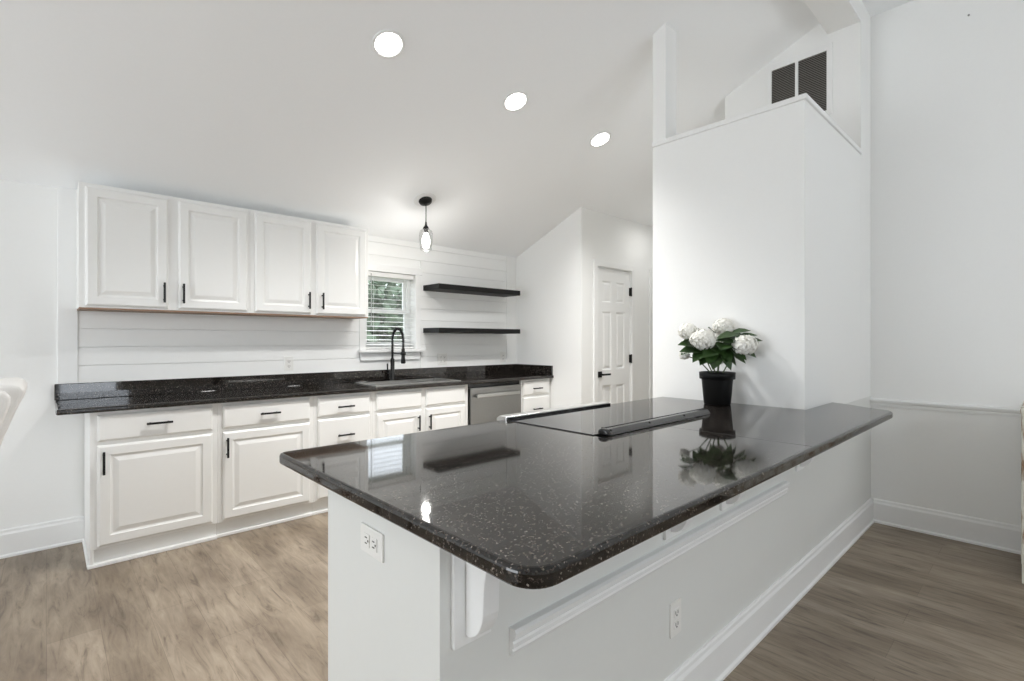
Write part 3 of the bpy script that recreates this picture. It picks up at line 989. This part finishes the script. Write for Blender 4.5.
for lat, dep, z, rr in heads:
    c = base + RGT * lat + FWD * dep + Vector((0, 0, z))
    s0 = base + RGT * lat * 0.12 + FWD * dep * 0.2 + Vector((0, 0, PT + 0.16))
    m0 = s0.lerp(c, 0.5) + Vector((0, 0, 0.03)) - (c - s0) * Vector((0.2, 0.2, 0)).length * 0
    MB().tube([s0, m0, c], [0.0035, 0.003, 0.0025], 7).build('stem', M_STEM, h)
    b = MB()
    n = int(260 * (rr / 0.06) ** 2)
    for i in range(n):
        yv = 1 - 2 * (i + 0.5) / n
        ph = i * 2.39996
        q = math.sqrt(max(0, 1 - yv * yv))
        d_ = Vector((q * math.cos(ph), q * math.sin(ph), yv * 0.82))
        pc = c + d_ * rr * rnd.uniform(0.82, 1.06)
        nrm = d_.normalized()
        u = nrm.cross(Vector((rnd.gauss(0, 1), rnd.gauss(0, 1), rnd.gauss(0, 1)))).normalized()
        w_ = nrm.cross(u)
        L_ = 0.0115 * rnd.uniform(0.8, 1.2)
        for k in range(4):
            a = PI / 2 * k
            e1 = u * math.cos(a) + w_ * math.sin(a)
            e2 = u * -math.sin(a) + w_ * math.cos(a)
            b.add([pc, pc + e1 * L_ * 0.55 + e2 * L_ * 0.5 + nrm * 0.002, pc + e1 * L_ + nrm * 0.0035, pc + e1 * L_ * 0.55 - e2 * L_ * 0.5 + nrm * 0.002], [(0, 1, 2, 3)])
    # inner core closes the cluster
    b.lathe([(0, -rr * 0.62), (rr * 0.55, -rr * 0.45), (rr * 0.8, 0), (rr * 0.55, rr * 0.45), (0, rr * 0.62)], c, seg=12)
    b.build('flower_head', M_PETAL, h)
b = MB()


def leaf(b, root, tip, width, droop, up):
    root, tip = Vector(root), Vector(tip)
    ax = tip - root
    side = ax.cross(Vector(up)).normalized()
    nn = side.cross(ax).normalized()
    n = 7
    rows = []
    for i in range(n + 1):
        t = i / n
        wv = width * (math.sin(PI * t ** 0.8) ** 0.9 if 0 < t < 1 else 0.02)
        wv *= 1 + (0.06 if i % 2 else -0.04)
        c = root + ax * t - nn * droop * t * t
        rows.append((c - side * wv + nn * wv * 0.25, c, c + side * wv + nn * wv * 0.25))
    o = len(b.v)
    for r_ in rows: b.v += [tuple(q) for q in r_]
    for i in range(n):
        for k in (0, 1):
            b.f.append([o + 3 * i + k, o + 3 * i + k + 1, o + 3 * i + 3 + k + 1, o + 3 * i + 3 + k]); b.s.append(True)


leaves = [  # lateral, depth, z of leaf root; lateral, depth, z of tip; width
    (-0.12, -0.02, 1.26, -0.235, -0.05, 1.272, 0.036), (-0.12, -0.01, 1.25, -0.215, -0.03, 1.215, 0.034),
    (-0.08, -0.05, 1.25, -0.175, -0.10, 1.175, 0.036), (-0.06, -0.06, 1.22, -0.135, -0.10, 1.160, 0.036),
    (-0.03, -0.08, 1.24, -0.075, -0.13, 1.135, 0.042), (-0.05, -0.08, 1.25, -0.105, -0.14, 1.165, 0.038),
    (0.00, -0.06, 1.26, 0.015, -0.14, 1.175, 0.040), (0.0, -0.06, 1.24, 0.075, -0.09, 1.155, 0.034),
    (0.02, -0.05, 1.30, 0.085, -0.12, 1.22, 0.042), (-0.02, -0.04, 1.30, 0.06, -0.12, 1.325, 0.046),
    (-0.03, -0.05, 1.29, 0.03, -0.14, 1.285, 0.048), (0.03, -0.02, 1.31, 0.115, -0.06, 1.330, 0.036),
    (0.07, -0.06, 1.30, 0.160, -0.13, 1.325, 0.030), (0.10, -0.08, 1.28, 0.180, -0.15, 1.295, 0.030),
    (0.09, -0.08, 1.24, 0.150, -0.15, 1.205, 0.030), (0.05, -0.06, 1.22, 0.12, -0.10, 1.170, 0.030),
    (-0.12, -0.03, 1.31, -0.20, -0.03, 1.295, 0.028), (-0.15, -0.03, 1.29, -0.13, -0.09, 1.235, 0.030),
    (-0.02, 0.0, 1.33, -0.055, -0.03, 1.365, 0.028), (-0.05, 0.02, 1.24, -0.10, 0.05, 1.20, 0.040),
    (0.03, 0.02, 1.24, 0.06, 0.04, 1.19, 0.036), (-0.06, -0.07, 1.26, -0.02, -0.15, 1.215, 0.045),
    (0.05, 0.0, 1.29, 0.10, -0.03, 1.345, 0.028), (-0.02, -0.05, 1.23, -0.1, -0.12, 1.20, 0.040),
    (0.02, -0.06, 1.28, 0.05, -0.15, 1.245, 0.045), (-0.05, -0.04, 1.22, -0.16, -0.06, 1.20, 0.036),
    (-0.10, -0.04, 1.23, -0.23, -0.06, 1.235, 0.040), (-0.04, -0.10, 1.24, -0.135, -0.15, 1.205, 0.042), (0.03, -0.09, 1.25, 0.10, -0.15, 1.19, 0.036),
    (-0.02, -0.10, 1.22, 0.03, -0.13, 1.130, 0.034), (0.04, -0.08, 1.31, 0.075, -0.15, 1.285, 0.040), (-0.09, -0.03, 1.33, -0.145, -0.06, 1.355, 0.026),
    (0.06, -0.05, 1.33, 0.145, -0.09, 1.35, 0.026), (0.0, -0.1, 1.27, -0.045, -0.16, 1.245, 0.042),
    (0.01, 0.0, 1.25, -0.03, 0.05, 1.16, 0.04), (0.0, -0.03, 1.27, -0.07, -0.11, 1.255, 0.045)]
for a1, a2, a3, b1, b2, b3, wd in leaves:
    leaf(b, base + RGT * a1 + FWD * a2 + Vector((0, 0, a3)), base + RGT * b1 + FWD * b2 + Vector((0, 0, b3)), wd, 0.012, (-FWD * 0.6 + Vector((0, 0, 1))))
b.build('leaves', M_LEAF, h)

# ------------------------------------------------------------------ ceiling fixtures
dn = Vector((0, -CEIL_SLOPE, -1)).normalized()


def downlight(x, y, label, power, cone=125, dirn=None, group='recessed lights in a row on the vaulted ceiling'):
    zc = min(ceil_z(y), FLAT_Z)
    n = dn if zc < FLAT_Z else Vector((0, 0, -1))
    c = Vector((x, y, zc))
    t = thing('recessed_light', c, label, 'ceiling light', group)
    MB().lathe([(0.092, 0.0005), (0.094, 0.003), (0.090, 0.0065), (0.078, 0.0075), (0.074, 0.003), (0.074, 0.0008), (0.092, 0.0005)], c, n, 40).build('trim_ring', M_TRIM, t)
    MB().lathe([(0, 0.0045), (0.05, 0.0044), (0.0735, 0.003), (0.0735, 0.001), (0, 0.001)], c, n, 40).build('lens', M_LENS, t)
    l = bpy.data.lights.new('downlight_lamp', 'SPOT')
    l.energy = power
    l.spot_size = math.radians(cone)
    l.spot_blend = 1.0
    l.shadow_soft_size = 0.07
    l.color = (1.0, 0.99, 0.97)
    o = bpy.data.objects.new('downlight_lamp', l)
    COL.objects.link(o)
    o.parent = t
    o.location = n * 0.03
    o.rotation_euler = Vector((0, 0, -1)).to_track_quat('-Z', 'Y').to_euler()


downlight(1.407, 2.530, 'round recessed ceiling light nearest, left of the other two', 180)
downlight(2.390, 2.530, 'round recessed ceiling light in the middle of the row', 150)
downlight(3.355, 2.530, 'round recessed ceiling light furthest right, near the post', 150)
downlight(-1.6, -1.2, 'added recessed light over the living side, left of the viewpoint', 52, 150, None, 'added recessed lights over the living side')  # unseen fixture added as fill for walls and ceiling
downlight(0.6, -1.8, 'added recessed light over the living side, behind the viewpoint', 50, 150, None, 'added recessed lights over the living side')  # second unseen fixture added for the same fill
downlight(5.05, 2.8, 'added recessed light in the hall ceiling behind the half wall', 16, 150, None, None)  # unseen fixture added to brighten the hall wall

px_, py_ = 2.368, 3.633
pz_ = ceil_z(py_)
pd = thing('pendant_light', (px_, py_, pz_), 'small glass pendant on a black canopy over the sink', 'pendant light')
MB().lathe([(0, 0.0005), (0.096, 0.0005), (0.096, 0.006), (0.088, 0.009), (0, 0.009)], (px_, py_, pz_), dn, 40).build('ceiling_plate', M_TRIM, pd)
MB().lathe([(0, 0.009), (0.056, 0.009), (0.058, 0.013), (0.052, 0.030), (0.02, 0.038), (0, 0.038)], (px_, py_, pz_), dn, 32).build('canopy', M_BLACK, pd)
SZ = 2.055
MB().cyl((px_, py_ - 0.015, SZ + 0.215), (px_, py_ - 0.015, pz_ - 0.025), 0.004, 8).build('cord', M_BLACK, pd)
pc = (px_, py_ - 0.015, SZ)
MB().lathe([(0, 0.245), (0.006, 0.243), (0.010, 0.215), (0.026, 0.190), (0.026, 0.182), (0.019, 0.180), (0.019, 0.150), (0, 0.150)], pc, seg=24).build('socket', M_BLACK, pd)
MB().lathe([(0.026, 0.186), (0.048, 0.172), (0.058, 0.145), (0.058, 0.11), (0.052, 0.04), (0.046, 0.0), (0.0435, 0.001), (0.0495, 0.04), (0.0555, 0.11), (0.0555, 0.145), (0.046, 0.169), (0.026, 0.183), (0.026, 0.186)], pc, seg=32).build('glass_shade', M_SHADE, pd)
MB().lathe([(0, 0.018), (0.018, 0.020), (0.030, 0.042), (0.034, 0.075), (0.030, 0.108), (0.018, 0.135), (0.014, 0.150), (0, 0.150)], pc, seg=24).build('bulb', M_BULB, pd)
l = bpy.data.lights.new('pendant_lamp', 'POINT')
l.energy = 5.0
l.shadow_soft_size = 0.03
l.color = (1.0, 0.97, 0.92)
o = bpy.data.objects.new('pendant_lamp', l)
COL.objects.link(o)
o.parent = pd
o.location = (0, -0.015, SZ - 0.05 - pz_)

# return-air grille
g = thing('return_air_grille', (CX, 1.25, 3.1), 'white return air grille with dark louvres above the half wall', 'vent')
gy0, gy1, gz0, gz1 = 1.03, 1.465, 2.87, 3.375
b = MB().slab([gy0, 1.065, 1.247, 1.268, 1.430, gy1], [gz0, gz0 + 0.04, gz1 - 0.045, gz1], {(1, 1), (3, 1)}, CX - 0.012, CX - 0.0005, 'x')
b.build('frame', M_TRIM, g, bevel=0.002, segs=1)
for y0, y1 in ((1.065, 1.247), (1.268, 1.430)):
    MB().box(CX - 0.002, CX - 0.0006, y0, y1, gz0 + 0.04, gz1 - 0.045).build('cavity', M_VENTDARK, g)
    b = MB()
    z = gz0 + 0.046
    while z < gz1 - 0.05:
        b.add([(CX - 0.011, y, z + e) for y in (y0, y1) for e in (0, 0.0016)] + [(CX - 0.003, y, z + 0.009 + e) for y in (y0, y1) for e in (0, 0.0016)],
              [(0, 1, 3, 2), (4, 6, 7, 5), (0, 2, 6, 4), (1, 5, 7, 3), (0, 4, 5, 1), (2, 3, 7, 6)])
        z += 0.0125
    b.build('louvres', M_LOUVRE, g)

# a small nail left high in the right wall
o = MB().lathe([(0, 0.014), (0.006, 0.014), (0.006, 0.011), (0.002, 0.011), (0.002, -0.01), (0, -0.01)], (RX, 0.346, 3.36), axis=(-1, 0, 0), seg=10).build('wall_hook', M_STEELD)
tag(o, 'tiny dark nail high on the plain right wall', 'nail')

# ------------------------------------------------------------------ chair at the left edge
ch = thing('dining_chair', (-0.45, 3.15, 0), 'white upholstered roll-back chair cut by the left edge', 'chair')
y0, y1 = 2.90, 3.40
DXC, DZC = -0.012, -0.028
b = MB()
prof = [(-0.285, 0.40), (-0.225, 0.40), (-0.175, 0.70), (-0.135, 0.86), (-0.075, 1.04), (-0.056, 1.085), (-0.055, 1.108), (-0.066, 1.128), (-0.090, 1.137), (-0.135, 1.137), (-0.170, 1.130), (-0.190, 1.110), (-0.215, 1.0), (-0.255, 0.75), (-0.285, 0.5)]
b.prism([(a_ + DXC, c_ + DZC) for a_, c_ in prof], y0, y1, 'y', True).build('backrest', M_FABRIC, ch, bevel=0.014, segs=3, angle=60)
prof = [(-0.30, 0.50), (-0.20, 0.50), (-0.158, 0.84), (-0.118, 0.97), (-0.096, 1.045), (-0.096, 1.075), (-0.112, 1.098), (-0.14, 1.105), (-0.19, 1.10), (-0.235, 1.05), (-0.27, 0.85)]
MB().prism([(a_ + DXC, c_ + DZC + 0.01) for a_, c_ in prof], y0 - 0.022, y1 + 0.022, 'y', True).build('side_cushion', M_FABRIC, ch, bevel=0.016, segs=3, angle=60)
MB().box(-0.74, -0.27, y0 - 0.01, y1 + 0.01, 0.36, 0.50).build('seat', M_FABRIC, ch, bevel=0.025, segs=3)
for lx, ly in ((-0.71, y0 + 0.03), (-0.71, y1 - 0.03), (-0.26, y0 + 0.03), (-0.26, y1 - 0.03)):
    MB().lathe([(0, 0), (0.015, 0), (0.024, 0.365), (0, 0.365)], (lx, ly, 0), seg=12).build('leg', M_LEGWOOD, ch)

# ------------------------------------------------------------------ sideboard at the right edge
sb = thing('sideboard', (4.0, -0.5, 0), 'distressed wood sideboard cut by the right edge against the wall', 'sideboard')
x0, x1, sy0, sy1 = 3.782, RX - 0.03, -1.2, 0.098
MB().box(x0 - 0.008, x1, sy0 - 0.01, sy1 + 0.004, 0.90, 0.925).build('top', M_DISTRESS, sb, bevel=0.005)
MB().box(x0, x1, sy0, sy1, 0.10, 0.90).build('body', M_DISTRESS, sb, bevel=0.003)
for lx in (x0 + 0.03, x1 - 0.03):
    for ly in (sy0 + 0.03, sy1 - 0.03):
        MB().box(lx - 0.028, lx + 0.028, ly - 0.028, ly + 0.028, 0, 0.10).build('leg', M_DISTRESS, sb)
for k in range(2):
    a = sy0 + 0.04 + k * 0.615
    dd = MB().box(x0 - 0.014, x0, a, a + 0.59, 0.14, 0.86).build('door', M_DISTRESS, sb, bevel=0.004)
    MB().cyl((x0 - 0.014, a + (0.55 if k == 0 else 0.04), 0.55), (x0 - 0.04, a + (0.55 if k == 0 else 0.04), 0.55), 0.012, 12).build('knob', M_BLACK, dd)
